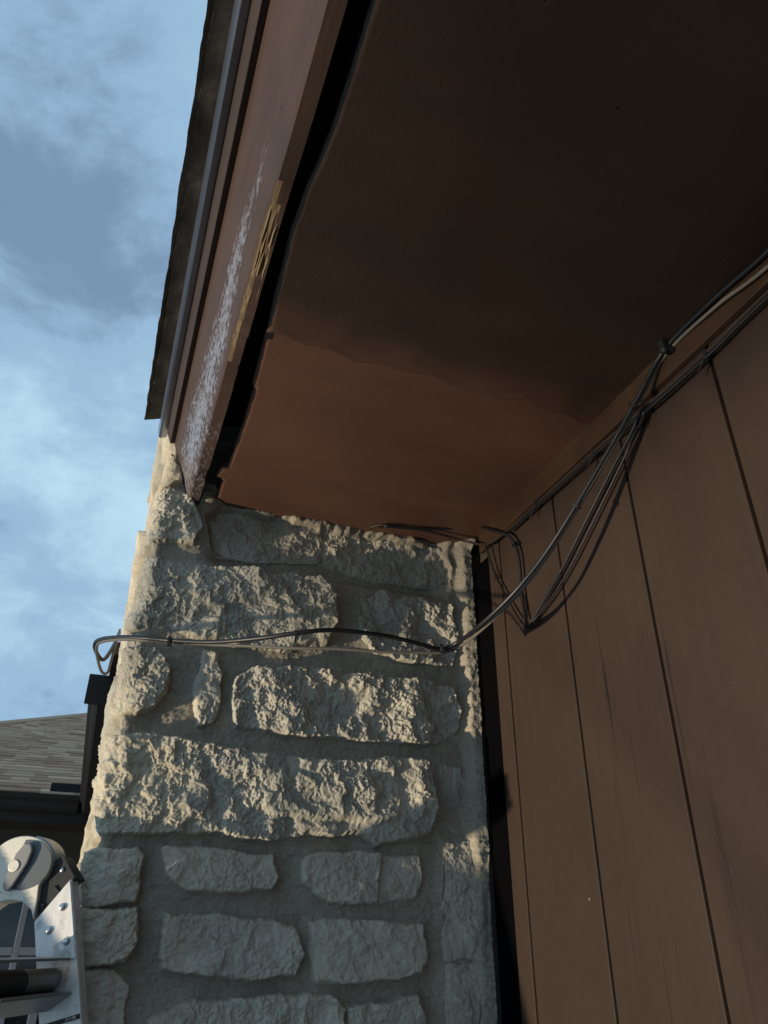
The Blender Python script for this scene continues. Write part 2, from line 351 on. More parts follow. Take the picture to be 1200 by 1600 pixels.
def _bounce_patio(nt, b):
    v = coords(nt); c = cramp(nt, noise(nt, v, 2.5, 6, 0.6), [(0.3, (0.46, 0.42, 0.35)), (0.7, (0.58, 0.53, 0.45))])
    setc(nt, b, c); b.inputs['Roughness'].default_value = 0.9; bump(nt, b, noise(nt, v, 160, 4, 0.7), 0.4, 0.002)
M['bounce_patio'] = material('bounce_concrete', _bounce_patio)
tag(MB().box(-2.85, 0.675, -4.0, 6.4, -0.15, -0.004).build('bounce_patio', M['bounce_patio'], None, bevel=0.01), kind='structure')  # unseen pale slab, added to bounce light onto soffit and stones

# ---------------------------------------------------------------- brown siding wall
XW = 0.682; SOF = EYE + 1.115 * 0.682
wall = empty('siding_wall', (XW, 0, 0), 'brown painted wood siding wall with vertical grooves beside the stone chimney', 'wall')
MB().box(XW + 0.020, XW + 0.12, -2.2, 6.6, 0, SOF + 0.5).build('sheathing', M['under'], wall)
gy = [0.682 * (1.745 - 0.2985 * k) for k in range(-0, 17)]
edges = [0.682 * 1.8155] + gy
for k in range(len(edges) - 1):
    y1 = edges[k] - (0.0 if k == 0 else 0.0028); y0 = edges[k + 1] + 0.0028
    MB().box(XW, XW + 0.0195, y0, y1, 0.02, SOF + 0.04).build('siding_plank', M['siding'], wall, bevel=0.0016)
for k in range(len(gy) - 1):                                            # painted floor of each groove
    MB().box(XW + 0.0075, XW + 0.0188, gy[k] - 0.0030, gy[k] + 0.0030, 0.02, SOF + 0.04).build('groove', M['siding'], wall)
MB().box(XW + 0.004, XW + 0.0192, 0.682 * 1.8165, 0.682 * 1.921, 0.02, SOF - 0.055).build('flashing_strip', M['black_strip'], wall)
MB().box(XW - 0.004, XW + 0.0194, 0.682 * 1.922, 0.682 * 1.975, 0.02, SOF - 0.02).build('corner_strip', M['strip'], wall, bevel=0.0015)
MB().box(XW - 0.0105, XW - 0.0005, -2.2, 0.682 * 1.842, EYE + 1.048 * 0.682, SOF + 0.004).build('frieze_trim', M['trim'], wall, bevel=0.0015)

# ---------------------------------------------------------------- eave
th = math.radians(20); FX, FZ = 0.1085 * 0.682, EYE + 1.087 * 0.682
def fp(p, q, y): return (FX - p * math.sin(th) - q * math.cos(th), y, FZ + p * math.cos(th) - q * math.sin(th))   # p up the fascia, q outward
eave = empty('roof_eave', (FX, 0, SOF), 'overhanging roof eave with brown soffit and damaged fascia board above the chimney', 'eave')
YE = 1.322                                                             # where the eave dies into the chimney
YS = 0.682 * 1.205                                                     # soffit seam
EY = [-2.2, 0.0, 0.346, 0.47, 0.521, 0.558, 0.626, 0.724, 0.812, 0.90, 0.935, 0.94, 1.0, 1.10, 1.183, 1.190, 1.222, 1.228, 1.40]
EX = [0.116, 0.117, 0.116, 0.1172, 0.1146, 0.1098, 0.1079, 0.1125, 0.1184, 0.1225, 0.1232, 0.1275, 0.129, 0.1293, 0.128, 0.117, 0.112, 0.126, 0.126]
def grid_soffit(name, old):
    nx_, ny_ = 60, (360 if old else 200)
    I, J = np.meshgrid(np.arange(nx_ + 1), np.arange(ny_ + 1), indexing='ij')
    x = 0.117 + (XW + 0.004 - 0.117) * I / nx_; sm = YS + 0.030 * (x - 0.4) + 0.004 * np.sin(31 * x) + 0.003 * np.sin(77 * x + 1)
    if old:
        t = 1 - (1 - J / ny_) ** 2.2; y = -2.2 + (sm + 2.2) * t
        lip = np.clip(1 - np.abs(y - sm + 0.004) / 0.010, 0, 1); z = SOF - 0.0012 + 0.0014 * fbm(x, y, 4.0, 11, 3) - 0.0016 * lip
    else:
        y = sm + 0.0006 + (YE + 0.02 - sm) * J / ny_; z = SOF + 0.0014 + 0.0006 * np.sin(5 * x + 3 * y) + 0.0005 * fbm(x, y, 6, 19, 3)
    xe = np.interp(y, EY, EX) - 0.0052 + 0.0013 * fbm(y, y * 0 + 2.2, 22, 44, 4, 0.6)
    xx = x + (xe - 0.117) * (1 - I / nx_)
    P = np.stack([xx, y, z], -1).reshape(-1, 3); n0 = len(P); P = np.concatenate([P, P + [0, 0, 0.011]])
    a = (I * (ny_ + 1) + J)[:-1, :-1].ravel(); Q = np.stack([a, a + 1, a + ny_ + 2, a + ny_ + 1], 1)
    per = [i * (ny_ + 1) for i in range(nx_ + 1)] + [nx_ * (ny_ + 1) + j for j in range(1, ny_ + 1)] + [i * (ny_ + 1) + ny_ for i in range(nx_ - 1, -1, -1)] + [j for j in range(ny_ - 1, 0, -1)]
    F = Q.tolist() + (Q[:, ::-1] + n0).tolist() + [(per[k], per[k] + n0, per[(k + 1) % len(per)] + n0, per[(k + 1) % len(per)]) for k in range(len(per))]
    mb = MB(); mb.V = [tuple(p) for p in P.tolist()]; mb.F = [tuple(f) for f in F]
    o = mb.build(name, M['soffit_old'] if old else M['soffit_new'], eave)
    sm_ = np.zeros(len(o.data.polygons), bool); sm_[:2 * len(Q)] = True; o.data.polygons.foreach_set('use_smooth', sm_); return o
a_ = grid_soffit('soffit_panel', True); tag(a_, 'older rough dark brown soffit panel')
b_ = grid_soffit('soffit_panel', False); tag(b_, 'smooth freshly painted reddish brown soffit patch by the chimney')
# fascia board with a chewed lower edge
yy = np.concatenate([np.linspace(-2.2, 0.2, 20, endpoint=False), np.linspace(0.2, 1.345, 380)])
nb1 = fbm(yy, yy * 0 + 0.5, 9, 5, 4); nb2 = fbm(yy, yy * 0 + 9.5, 30, 6, 3)
Yk0 = 0.50
step = smooth01((yy - Yk0) / 0.07)                                     # lower edge lost beyond here
chunk = smooth01((yy - 0.565) / 0.03) * (1 - smooth01((yy - 0.80) / 0.10))
pi_ = np.where(yy < YS, 0.1231, 0.1302) / 2.913 - np.interp(yy, EY, EX) / 2.913 + 0.0007 * nb1 + 0.0005 * nb2 * step
po_ = 0.0085 + 0.002 * step + 0.008 * chunk * (0.75 + 0.9 * nb1 + 0.6 * nb2) + 0.0014 * nb1 + 0.0016 * nb2 * step
T = 0.019; V = []; F = []
for y, a, b in zip(yy, po_, pi_):
    V += [fp(0.165, 0, y), fp(0.12, 0, y), fp(0.07, 0, y), fp(float(a) + 0.004, 0, y), fp(float(a), -0.0015, y), fp(float(a) * 0.68 + float(b) * 0.32, -0.0068, y), fp(float(a) * 0.34 + float(b) * 0.66, -0.0122, y), fp(float(b), -T + 0.0015, y), fp(float(b) + 0.002, -T, y), fp(0.165, -T, y)]
n = 10
for i in range(len(yy) - 1):
    for k in range(n): F.append((i * n + k, i * n + (k + 1) % n, (i + 1) * n + (k + 1) % n, (i + 1) * n + k))
F += [tuple(range(n)), tuple((len(yy) - 1) * n + k for k in range(n))[::-1]]
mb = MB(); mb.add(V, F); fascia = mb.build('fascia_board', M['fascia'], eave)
fascia.data.materials.append(M['raw'])
RAW = {3: (9, 9), 4: (0.570, 0.885), 5: (0.60, 0.70), 6: (9, 9)}          # where bare wood shows, strip by strip
for pz in fascia.data.polygons:
    i_, k_ = divmod(pz.index, n)
    if i_ < len(yy) - 1 and k_ in (3, 4, 5, 6) and yy[i_] > RAW[k_][0] + 0.03 * nb1[i_] and yy[i_] < RAW[k_][1] + 0.08 * nb2[i_]: pz.material_index = 1
# raw splinters in the broken stretch
rng = random.Random(5)
for k in range(16):
    y0 = rng.uniform(0.565, 0.74); ln = rng.uniform(0.08, 0.22); y1 = min(y0 + ln, 0.90); w = rng.uniform(0.0010, 0.0026); q0 = -rng.uniform(0.003, 0.016); p0 = 0.0175 - 0.013 * (-q0 / 0.019) - 0.001
    pts = []; rr = []
    for j in range(9):
        t = j / 8; pts.append(fp(p0 + 0.004 * t * rng.uniform(0.6, 1.2) + 0.001 * rng.uniform(-1, 1), q0 - 0.002 * t + 0.0007 * rng.uniform(-1, 1), y0 + (y1 - y0) * t)); rr.append(w * (math.sin(math.pi * min(1, 0.12 + t * 0.86)) ** 0.6) * rng.uniform(0.75, 1.1))
    MB().tube(pts, rr, 5).build('splinter', M['raw'], fascia)
def bar(name, p0, p1, q0, q1, y0, y1, mat, bevel=0.001):
    return MB().prism([(p0, q0), (p1, q0), (p1, q1), (p0, q1)], lambda a, b, d: fp(a, b, d), y0, y1).build(name, mat, eave, bevel=bevel)
bar('shadow_board', 0.140, 0.168, 0.0006, 0.0095, -2.2, YE - 0.012, M['strip'])
# drip edge: an L of sheet metal with a kicked lip
mb = MB(); prof = [(0.171, 0.001), (0.171, 0.0195), (0.1735, 0.0225), (0.1900, 0.0205), (0.2045, 0.0145), (0.2045, 0.0135), (0.188, 0.0190), (0.1745, 0.0205), (0.173, 0.001)]
mb.prism(prof, lambda a, b, d: fp(a, b, d), -2.2, YE + 0.012); mb.build('drip_edge', M['drip'], eave)
bar('roof_deck', 0.166, 0.2040, -1.6, -0.0005, -2.2, YE - 0.002, M['under'])
# two layers of shingles: ragged lower edge, thickness
def edge_layer(p0, p1, qb, seed, y_end):
    yy = np.arange(-2.2, y_end, 0.004); r = fbm(yy, yy * 0 + 3.3, 25, seed, 4) * 0.0022; tb = (np.floor((yy + seed * 0.07) / 0.31).astype(int) * 7919 % 13) / 13 * 0.004
    V = []; F = []
    for y, a, b in zip(yy, r, tb):
        q = qb + float(a) + float(b); z = 0.0012 * math.sin(9 * y + seed)
        V += [fp(p0 + z, -1.62, y), fp(p0 + z, q, y), fp(p1 + z, q - 0.001, y), fp(p1 + z, -1.62, y)]
    for i in range(len(yy) - 1):
        for k in range(4): F.append((i * 4 + k, i * 4 + (k + 1) % 4, (i + 1) * 4 + (k + 1) % 4, (i + 1) * 4 + k))
    F += [(0, 1, 2, 3), tuple(len(V) - 4 + k for k in (3, 2, 1, 0))]
    mb = MB(); mb.add(V, F); return mb.build('shingle_course', M['edge_shingle'], eave)
edge_layer(0.2048, 0.2082, 0.036, 2, YE - 0.004); edge_layer(0.2084, 0.2120, 0.043, 4, YE + 0.002); edge_layer(0.2122, 0.2150, 0.039, 7, YE - 0.012)

# ---------------------------------------------------------------- stone chimney
D = 0.682 * 1.945; X0 = 0.032; RC = 0.004; RO = 0.028; ZTOP = 3.75
def surf(s, z, h):
    """unfolded wall: s>0 along the front, s<0 round the corner along the left face; h outward"""
    s = np.asarray(s, float); aL = RO * math.pi / 2
    t = np.clip((RC - s) / RO, 0, math.pi / 2)
    x = np.where(s >= RC, X0 + s, np.where(s > RC - aL, X0 + RC - RC * np.sin(t), X0))
    y = np.where(s >= RC, D, np.where(s > RC - aL, D + RC - RC * np.cos(t), D + RC + (RC - aL - s)))
    nx = -np.sin(t); nyv = -np.cos(t)
    return np.stack([x + nx * h, y + nyv * h, z + 0 * s], -1)
STONES = {
 'A0':[(-0.001,2.477),(0.026,2.505),(0.046,2.474),(0.052,2.440),(0.025,2.424),(0.009,2.413)],
 'A1':[(0.005,2.400),(0.026,2.417),(0.060,2.417),(0.092,2.380),(0.103,2.350),(0.089,2.310),(0.043,2.304),(0.015,2.301)],
 'A2':[(0.104,2.378),(0.130,2.406),(0.252,2.409),(0.339,2.401),(0.344,2.329),(0.208,2.310),(0.129,2.309)],
 'A3':[(0.352,2.389),(0.415,2.401),(0.529,2.398),(0.612,2.399),(0.635,2.353),(0.630,2.314),(0.528,2.310),(0.417,2.313),(0.353,2.327)],
 'B1':[(0.007,2.238),(0.023,2.268),(0.128,2.265),(0.262,2.271),(0.339,2.270),(0.372,2.236),(0.375,2.179),(0.360,2.141),(0.273,2.121),(0.191,2.117),(0.111,2.124),(0.067,2.137),(0.019,2.126)],
 'B2':[(0.432,2.248),(0.472,2.271),(0.556,2.267),(0.624,2.261),(0.639,2.203),(0.628,2.134),(0.539,2.130),(0.460,2.139),(0.431,2.174)],
 'C0':[(0.003,2.089),(0.055,2.091),(0.083,2.062),(0.084,2.023),(0.065,1.992),(0.041,1.981),(0.011,1.976)],
 'C1':[(0.138,2.102),(0.160,2.095),(0.171,2.061),(0.175,2.016),(0.168,1.978),(0.144,1.970),(0.130,2.017)],
 'C2':[(0.200,2.059),(0.229,2.082),(0.323,2.091),(0.422,2.090),(0.525,2.092),(0.619,2.088),(0.640,2.046),(0.631,2.000),(0.588,1.978),(0.474,1.972),(0.319,1.968),(0.208,1.973),(0.195,2.018)],
 'D1':[(-0.001,1.938),(0.072,1.947),(0.178,1.935),(0.333,1.926),(0.426,1.927),(0.474,1.940),(0.559,1.936),(0.570,1.884),(0.563,1.822),(0.534,1.806),(0.463,1.798),(0.429,1.814),(0.340,1.809),(0.298,1.798),(0.235,1.795),(0.193,1.804),(0.105,1.801),(0.019,1.795)],
 'D2':[(0.596,1.937),(0.636,1.937),(0.647,1.900),(0.640,1.868),(0.611,1.856),(0.592,1.874)],
 'E0':[(0.003,1.771),(0.076,1.773),(0.088,1.765),(0.083,1.703),(0.043,1.699),(0.010,1.700)],
 'E1':[(0.116,1.777),(0.186,1.782),(0.237,1.775),(0.289,1.774),(0.298,1.742),(0.287,1.727),(0.203,1.716),(0.154,1.722),(0.126,1.737)],
 'E2':[(0.340,1.766),(0.352,1.778),(0.429,1.783),(0.486,1.782),(0.545,1.781),(0.549,1.749),(0.538,1.717),(0.475,1.707),(0.388,1.709),(0.340,1.735)],
 'F0':[(0.015,1.693),(0.088,1.693),(0.092,1.654),(0.083,1.628),(0.030,1.619)],
 'F1':[(0.131,1.688),(0.197,1.685),(0.296,1.681),(0.329,1.671),(0.343,1.637),(0.333,1.611),(0.273,1.604),(0.207,1.608),(0.139,1.619),(0.131,1.652)],
 'F2':[(0.358,1.679),(0.432,1.683),(0.476,1.681),(0.543,1.677),(0.550,1.637),(0.542,1.610),(0.476,1.602),(0.393,1.596),(0.370,1.599),(0.358,1.645)],
 'G0':[(0.033,1.614),(0.069,1.617),(0.093,1.596),(0.092,1.552),(0.092,1.524),(0.051,1.525)],
 'G1':[(0.130,1.552),(0.174,1.576),(0.276,1.578),(0.343,1.582),(0.393,1.581),(0.416,1.562),(0.416,1.506),(0.192,1.510),(0.139,1.515)],
 'G2':[(0.424,1.563),(0.476,1.567),(0.535,1.579),(0.548,1.543),(0.541,1.506),(0.432,1.506)],
 'H1':[(0.599,1.805),(0.646,1.811),(0.653,1.742),(0.657,1.703),(0.653,1.628),(0.592,1.628),(0.587,1.655),(0.592,1.721)],
 'H2':[(0.593,1.621),(0.652,1.622),(0.648,1.507),(0.595,1.509),(0.585,1.576)],
}
# per stone: proud, roughness of the split face (m), material, extra outward shift of the corner, tail along the left face
PROP = {'A0':(.020,.003,'stone_c',.000,.16),'A1':(.028,.007,'stone',.0,.10),'A2':(-.020,.006,'stone',0,0),'A3':(-.016,.008,'stone',0,0),
 'B1':(.034,.009,'stone',.0,.20),'B2':(.020,.009,'stone',0,0),'C0':(.032,.008,'stone',0,.12),'C1':(.026,.006,'stone',0,0),'C2':(.034,.009,'stone',0,0),
 'D1':(.042,.008,'stone',.0,.14),'D2':(.012,.006,'stone',0,0),'E0':(.034,.006,'stone_b',.0,.18),'E1':(.026,.0055,'stone_b',0,0),'E2':(.030,.005,'stone_b',0,0),
 'F0':(.034,.008,'stone_b',0,.12),'F1':(.038,.0045,'stone_b',0,0),'F2':(.034,.005,'stone_b',0,0),'G0':(.030,.007,'stone_b',0,.2),'G1':(.034,.007,'stone_b',0,0),'G2':(.030,.005,'stone_b',0,0),
 'H1':(.014,.005,'stone_b',0,0),'H2':(.014,.005,'stone_b',0,0)}
def seg(x, z, a, b, w): 
    t = np.clip(((x - a[0]) * (b[0] - a[0]) + (z - a[1]) * (b[1] - a[1])) / ((b[0] - a[0]) ** 2 + (b[1] - a[1]) ** 2), 0, 1)
    return np.exp(-(np.hypot(x - a[0] - t * (b[0] - a[0]), z - a[1] - t * (b[1] - a[1])) / w) ** 2)
CARVE = {  # cleavage steps and hollows peculiar to single stones
 'B1': lambda x, z: -0.011 * seg(x, z, (0.05, 2.135), (0.26, 2.215), 0.014) - 0.010 * seg(x, z, (0.03, 2.275), (0.17, 2.255), 0.020),
 'C2': lambda x, z: -0.010 * seg(x, z, (0.36, 2.04), (0.46, 2.01), 0.040) - 0.010 * smooth01((x - 0.53) / 0.09),
 'D1': lambda x, z: -0.008 * smooth01((1.838 - z) / 0.012) * smooth01((x - 0.22) / 0.05) - 0.006 * seg(x, z, (0.165, 1.91), (0.20, 1.82), 0.012),
 'E2': lambda x, z: -0.012 * smooth01((x - 0.468 - 0.1 * (z - 1.74)) / 0.006),
 'B2': lambda x, z: -0.009 * seg(x, z, (0.56, 2.22), (0.60, 2.16), 0.028),
}
chim = empty('stone_chimney', (X0, D, 0), 'rough split limestone chimney with thick grey mortar joints under the brown eave', 'chimney')
def sdf(px, py, poly):
    P = np.array(poly); Q = np.roll(P, -1, 0); best = np.full(px.shape, 1e9); ins = np.zeros(px.shape, bool)
    for (ax, ay), (bx, by) in zip(P, Q):
        ex, ey = bx - ax, by - ay; wx, wy = px - ax, py - ay; t = np.clip((wx * ex + wy * ey) / (ex * ex + ey * ey), 0, 1)
        best = np.minimum(best, np.hypot(wx - ex * t, wy - ey * t))
        c = ((ay > py) != (by > py)) & (px < (bx - ax) * (py - ay) / (by - ay + 1e-12) + ax); ins ^= c
    return np.where(ins, best, -best)
def stone(poly, proud, rough, mat, seed, cell, label=None, carve=None, grow=0.0):
    P = np.array(poly); s0, z0 = P.min(0) - 0.014; s1, z1 = P.max(0) + 0.014
    gs = np.arange(s0, s1, cell); gz_ = np.arange(z0, z1, cell); Sg, Zg = np.meshgrid(gs, gz_, indexing='ij')
    d = sdf(Sg, Zg, poly) + grow + 0.0060 * fbm(Sg, Zg, 24, seed, 4, 0.55) + 0.0016 * fbm(Sg, Zg, 150, seed + 3, 2)
    ew = np.clip(0.0060 + 0.010 * fbm(Sg, Zg, 18, seed + 9, 2), 0.003, 0.016); t = np.clip(d / ew, 0, 1)
    edge = np.sqrt(np.clip(1 - (1 - t) ** 2, 0, 1))
    wx = Sg + 0.010 * fbm(Sg, Zg, 40, seed + 1, 2); wz = Zg + 0.010 * fbm(Sg, Zg, 40, seed + 2, 2)
    w1 = fbm(wx, wz, 13, seed + 21, 2)                                           # large facets
    w2 = fbm(wx, wz, 42, seed + 31, 5, 0.62)                                     # chipped, granular break
    w4 = fbm(Sg, Zg, 190, seed + 61, 3, 0.75)
    w3 = np.abs(fbm(wx, wz, 70, seed + 41, 4, 0.65))                              # sharp-lipped pits
    flatq = smooth01(0.5 + 2.2 * fbm(Sg, Zg, 9, seed + 51, 2))                   # smoother cleft patches
    lay = 5.5 * (0.9 * w1 + 0.8 * fbm(wx + 0.35 * wz, wz - 0.2 * wx, 26, seed + 71, 3, 0.6)); fl = np.floor(lay); ter = (fl + smooth01((lay - fl - 0.62) / 0.38)) / 5.5      # cleavage ledges
    face = rough * (0.25 * w1 + 1.15 * ter + (0.25 + 0.60 * flatq) * (0.62 * w2 + 0.62 * (w3 - 0.15)) + (0.12 + 0.16 * flatq) * w4)
    if carve is not None: face = face + carve(Sg + X0, Zg)
    r = np.random.RandomState(seed); tx, tz = r.uniform(-0.015, 0.055), r.uniform(-0.05, 0.05)
    face = face + (Sg - Sg.mean()) * tx + (Zg - Zg.mean()) * tz
    h = -0.016 + (proud + 0.016) * edge + face * edge
    pos = surf(Sg, Zg, h); ok = d > -0.0035
    idx = -np.ones(ok.shape, int); cell_ok = ok[:-1, :-1] & ok[1:, :-1] & ok[:-1, 1:] & ok[1:, 1:]
    use = np.zeros_like(ok); use[:-1, :-1] |= cell_ok; use[1:, :-1] |= cell_ok; use[:-1, 1:] |= cell_ok; use[1:, 1:] |= cell_ok
    idx[use] = np.arange(use.sum()); I, J = np.nonzero(cell_ok)
    F = np.stack([idx[I, J], idx[I + 1, J], idx[I + 1, J + 1], idx[I, J + 1]], 1)
    V = pos[use]
    # close the back inside the wall
    e = np.concatenate([F[:, [0, 1]], F[:, [1, 2]], F[:, [2, 3]], F[:, [3, 0]]]); key = {}
    es = set(map(tuple, e.tolist())); bnd = [(a, b) for a, b in es if (b, a) not in es]
    back = surf(Sg[use], Zg[use], np.full(use.sum(), -0.035)); used = sorted({a for ab in bnd for a in ab}); mp = {a: len(V) + k for k, a in enumerate(used)}
    V = np.concatenate([V, back[used]]); quads = [(b, a, mp[a], mp[b]) for a, b in bnd]
    o = mesh('stone', V, F.tolist() + quads, M[mat], chim, smooth=True)
    if label: tag(o, label)
    return o
allpoly = []; seed = 100
for k, P in STONES.items():
    pr, rg, mt, dx_, tail = PROP[k]; seed += 13
    poly = [(x - X0, z) for x, z in P]
    if tail:                                                          # corner stones run on round the corner
        zs = [z for x, z in poly if x < 0.03]; lo = min(zs); hi = max(zs)
        rest = [(s, z) for s, z in poly if not (s < 0.006)]
        rest.sort(key=lambda q: 0) ; top = [q for q in rest]
        poly = [(-tail, hi - 0.004), (-0.02, hi)] + [q for q in rest] + [(-0.02, lo), (-tail, lo + 0.006)]
    allpoly.append(poly)
    stone(poly, pr * 0.84, rg * 1.38, mt, seed, 0.0013, carve=CARVE.get(k), grow=0.0045)
# coarser courses: below the picture, along the left face and above the roof line
rng = random.Random(11)
def course(sa, sb, za, zb, cell, gap=0.022):
    s = sa
    while s < sb - 0.06:
        w = rng.uniform(0.14, 0.42); e = min(s + w, sb)
        if sb - e < 0.09: e = sb
        j = lambda: rng.uniform(-0.008, 0.008)
        poly = [(s + gap / 2 + j(), za + j()), ((s + e) / 2, za + j()), (e - gap / 2 + j(), za + j()), (e - gap / 2 + j(), (za + zb) / 2), (e - gap / 2 + j(), zb + j()), ((s + e) / 2, zb + j()), (s + gap / 2 + j(), zb + j()), (s + gap / 2 + j(), (za + zb) / 2)]
        allpoly.append(poly); global seed; seed += 7
        stone(poly, rng.uniform(0.022, 0.040), rng.uniform(0.004, 0.008), rng.choice(['stone', 'stone_b', 'stone_c']), seed, cell)
        s = e
z = 0.02
while z < 1.40:
    h = rng.uniform(0.09, 0.17); h = min(h, 1.485 - z); course(-1.2, 0.655, z, z + h, 0.008); z += h + 0.026
for za, zb, sa in ((1.52, 1.60, -.24), (1.625, 1.69, -.16), (1.705, 1.77, -.22), (1.80, 1.94, -.18), (1.975, 2.09, -.16), (2.125, 2.265, -.24), (2.30, 2.40, -.14), (2.43, 2.50, -.19), (2.53, 2.64, .30), (2.67, 2.80, .30)):
    course(-1.2, sa, za, zb, 0.007)
z = 2.83
while z < 3.6:
    h = rng.uniform(0.1, 0.16); course(-1.2, 0.655, z, z + h, 0.012); z += h + 0.026
# mortar body, one skin wrapped round the corner
gs = np.concatenate([np.linspace(-1.22, -0.10, 70, endpoint=False), np.arange(-0.10, XW - X0 - 0.003, 0.0021)])
gz_ = np.concatenate([np.linspace(0.0, 1.50, 60, endpoint=False), np.arange(1.50, 2.46, 0.0021), np.linspace(2.462, ZTOP, 50)])
Sg, Zg = np.meshgrid(gs, gz_, indexing='ij')
inner = np.full(Sg.shape, -1.0)
for poly in allpoly[:22]:
    P = np.array(poly); a0 = np.searchsorted(gs, P[:, 0].min() - 0.03); a1 = np.searchsorted(gs, P[:, 0].max() + 0.03); b0 = np.searchsorted(gz_, P[:, 1].min() - 0.03); b1 = np.searchsorted(gz_, P[:, 1].max() + 0.03)
    if a1 > a0 and b1 > b0: inner[a0:a1, b0:b1] = np.maximum(inner[a0:a1, b0:b1], sdf(Sg[a0:a1, b0:b1], Zg[a0:a1, b0:b1], poly))
near = np.clip(1 + inner / 0.016, 0, 1)                                # mortar smeared up against the stones
hm = 0.006 * fbm(Sg, Zg, 11, 71, 4, 0.55) + 0.0028 * fbm(Sg, Zg, 60, 75, 4, 0.62) + 0.0016 * fbm(Sg, Zg, 230, 79, 2) + 0.0022 * fbm(Sg * 0.16, Zg * 1.7, 75, 83, 3, 0.6) + 0.0045
hm = hm + 0.006 * near * np.clip(0.5 + 1.2 * fbm(Sg, Zg, 12, 87, 3), 0, 1.2)
xs_ = Sg + X0
hm = hm - 0.028 * smooth01((Zg - 2.272) / 0.025) * smooth01((xs_ - 0.105) / 0.05) * (1 - smooth01((xs_ - 0.60) / 0.03))
fil = smooth01((xs_ - (0.640 + 0.010 * fbm(Sg * 0, Zg, 9, 91, 3))) / 0.022) * (1 - 0.35 * smooth01((1.80 - Zg) / 0.05))
hm = hm + 0.017 * fil + 0.003 * fil * fbm(Sg, Zg, 45, 93, 4)           # fillet ramped up against the corner strip
topc = smooth01((Zg - (SOF - 0.022 + 0.030 * fbm(Sg, Zg, 13, 95, 4, 0.5))) / 0.022) * (Zg < SOF + 0.03)
hm = hm + topc * (0.026 + 0.012 * fbm(Sg, Zg, 30, 97, 4, 0.5)) * (Sg > 0.06)  # crumbs packed under the soffit
corner = np.exp(-((Sg + 0.018) / 0.03) ** 2); hm = hm + 0.010 * corner
gut = np.clip(inner / 0.010, 0, 1); hm = hm - 0.020 * gut              # hidden beneath the stones
pos = surf(Sg, Zg, hm); na, nb = Sg.shape; I, J = np.meshgrid(np.arange(na - 1), np.arange(nb - 1), indexing='ij'); I = I.ravel(); J = J.ravel()
F = np.stack([I * nb + J, (I + 1) * nb + J, (I + 1) * nb + J + 1, I * nb + J + 1], 1)
mesh('mortar', pos.reshape(-1, 3), F, M['mortar'], chim, smooth=True)
MB().box(X0 + 0.06, XW - 0.01, D + 0.06, D + 1.20, 0, ZTOP).build('masonry_core', M['mortar'], chim)
MB().box(X0 - 0.05, XW + 0.05, D - 0.05, D + 1.28, ZTOP + 0.001, ZTOP + 0.08).build('chimney_cap', M['mortar'], chim, bevel=0.01)

# ---------------------------------------------------------------- wing of the house beyond the chimney
wing = empty('house_wing', (-1.3, 6.6, 0), 'low dark house wing with grey shingle roof and black gutters behind the chimney', 'house')
YW = 6.0; ZG = EYE + 0.885; pit = math.tan(th)
MB().box(-3.0, XW + 0.01, YW + 0.60, YW + 0.75, 0, ZG - 0.10).build('wall', M['wing_wall'], wing)
MB().box(-3.0, XW - 0.02, YW + 0.03, YW + 0.60, ZG - 0.16, ZG - 0.13).build('soffit', M['gutter'], wing)
MB().box(-3.0, -0.02, YW + 0.005, YW + 0.029, ZG - 0.17, ZG - 0.005).build('fascia', M['gutter'], wing)
def gutter(fn, d0, d1, name):
    prof = [(0, 0), (0.045, 0), (0.062, 0.02), (0.066, 0.055), (0.088, 0.078), (0.090, 0.105), (0.080, 0.105), (0.080, 0.098), (0.006, 0.098), (0.006, 0.105), (0, 0.105)]
    return MB().prism(prof, fn, d0, d1).build(name, M['gutter'], wing, bevel=0.002)
gutter(lambda a, b, d: (d, YW + 0.004 - a, ZG - 0.105 + b), -3.0, -0.095, 'gutter')
gutter(lambda a, b, d: (-0.006 - a, d, ZG - 0.105 + b), 3.02, YW - 0.03, 'gutter')
MB().box(-0.100, -0.004, 3.008, 3.019, ZG - 0.108, ZG + 0.006).build('gutter_end_cap', M['gutter'], wing, bevel=0.002)
MB().box(-0.005, 0.020, 2.75, YW, ZG - 0.17, ZG + 0.01).build('return_fascia', M['gutter'], wing)
MB().box(0.021, XW, 2.75, YW, ZG - 0.165, ZG - 0.14).build('return_soffit', M['gutter'], wing)
MB().box(-0.30, -0.098, YW - 0.030, YW - 0.022, ZG - 0.02, ZG + 0.085).build('splash_guard', M['gutter'], wing, bevel=0.001)
# return roof slab over the gutter by the chimney
mb = MB(); mb.prism([(-0.03, ZG + 0.004), (2.2, ZG + 0.004 + 2.23 * pit), (2.2, ZG + 0.05 + 2.23 * pit), (-0.03, ZG + 0.05)], lambda a, b, d: (a, d, b), 2.75, YW + 3.0); mb.build('return_roof', M['edge_shingle'], wing)
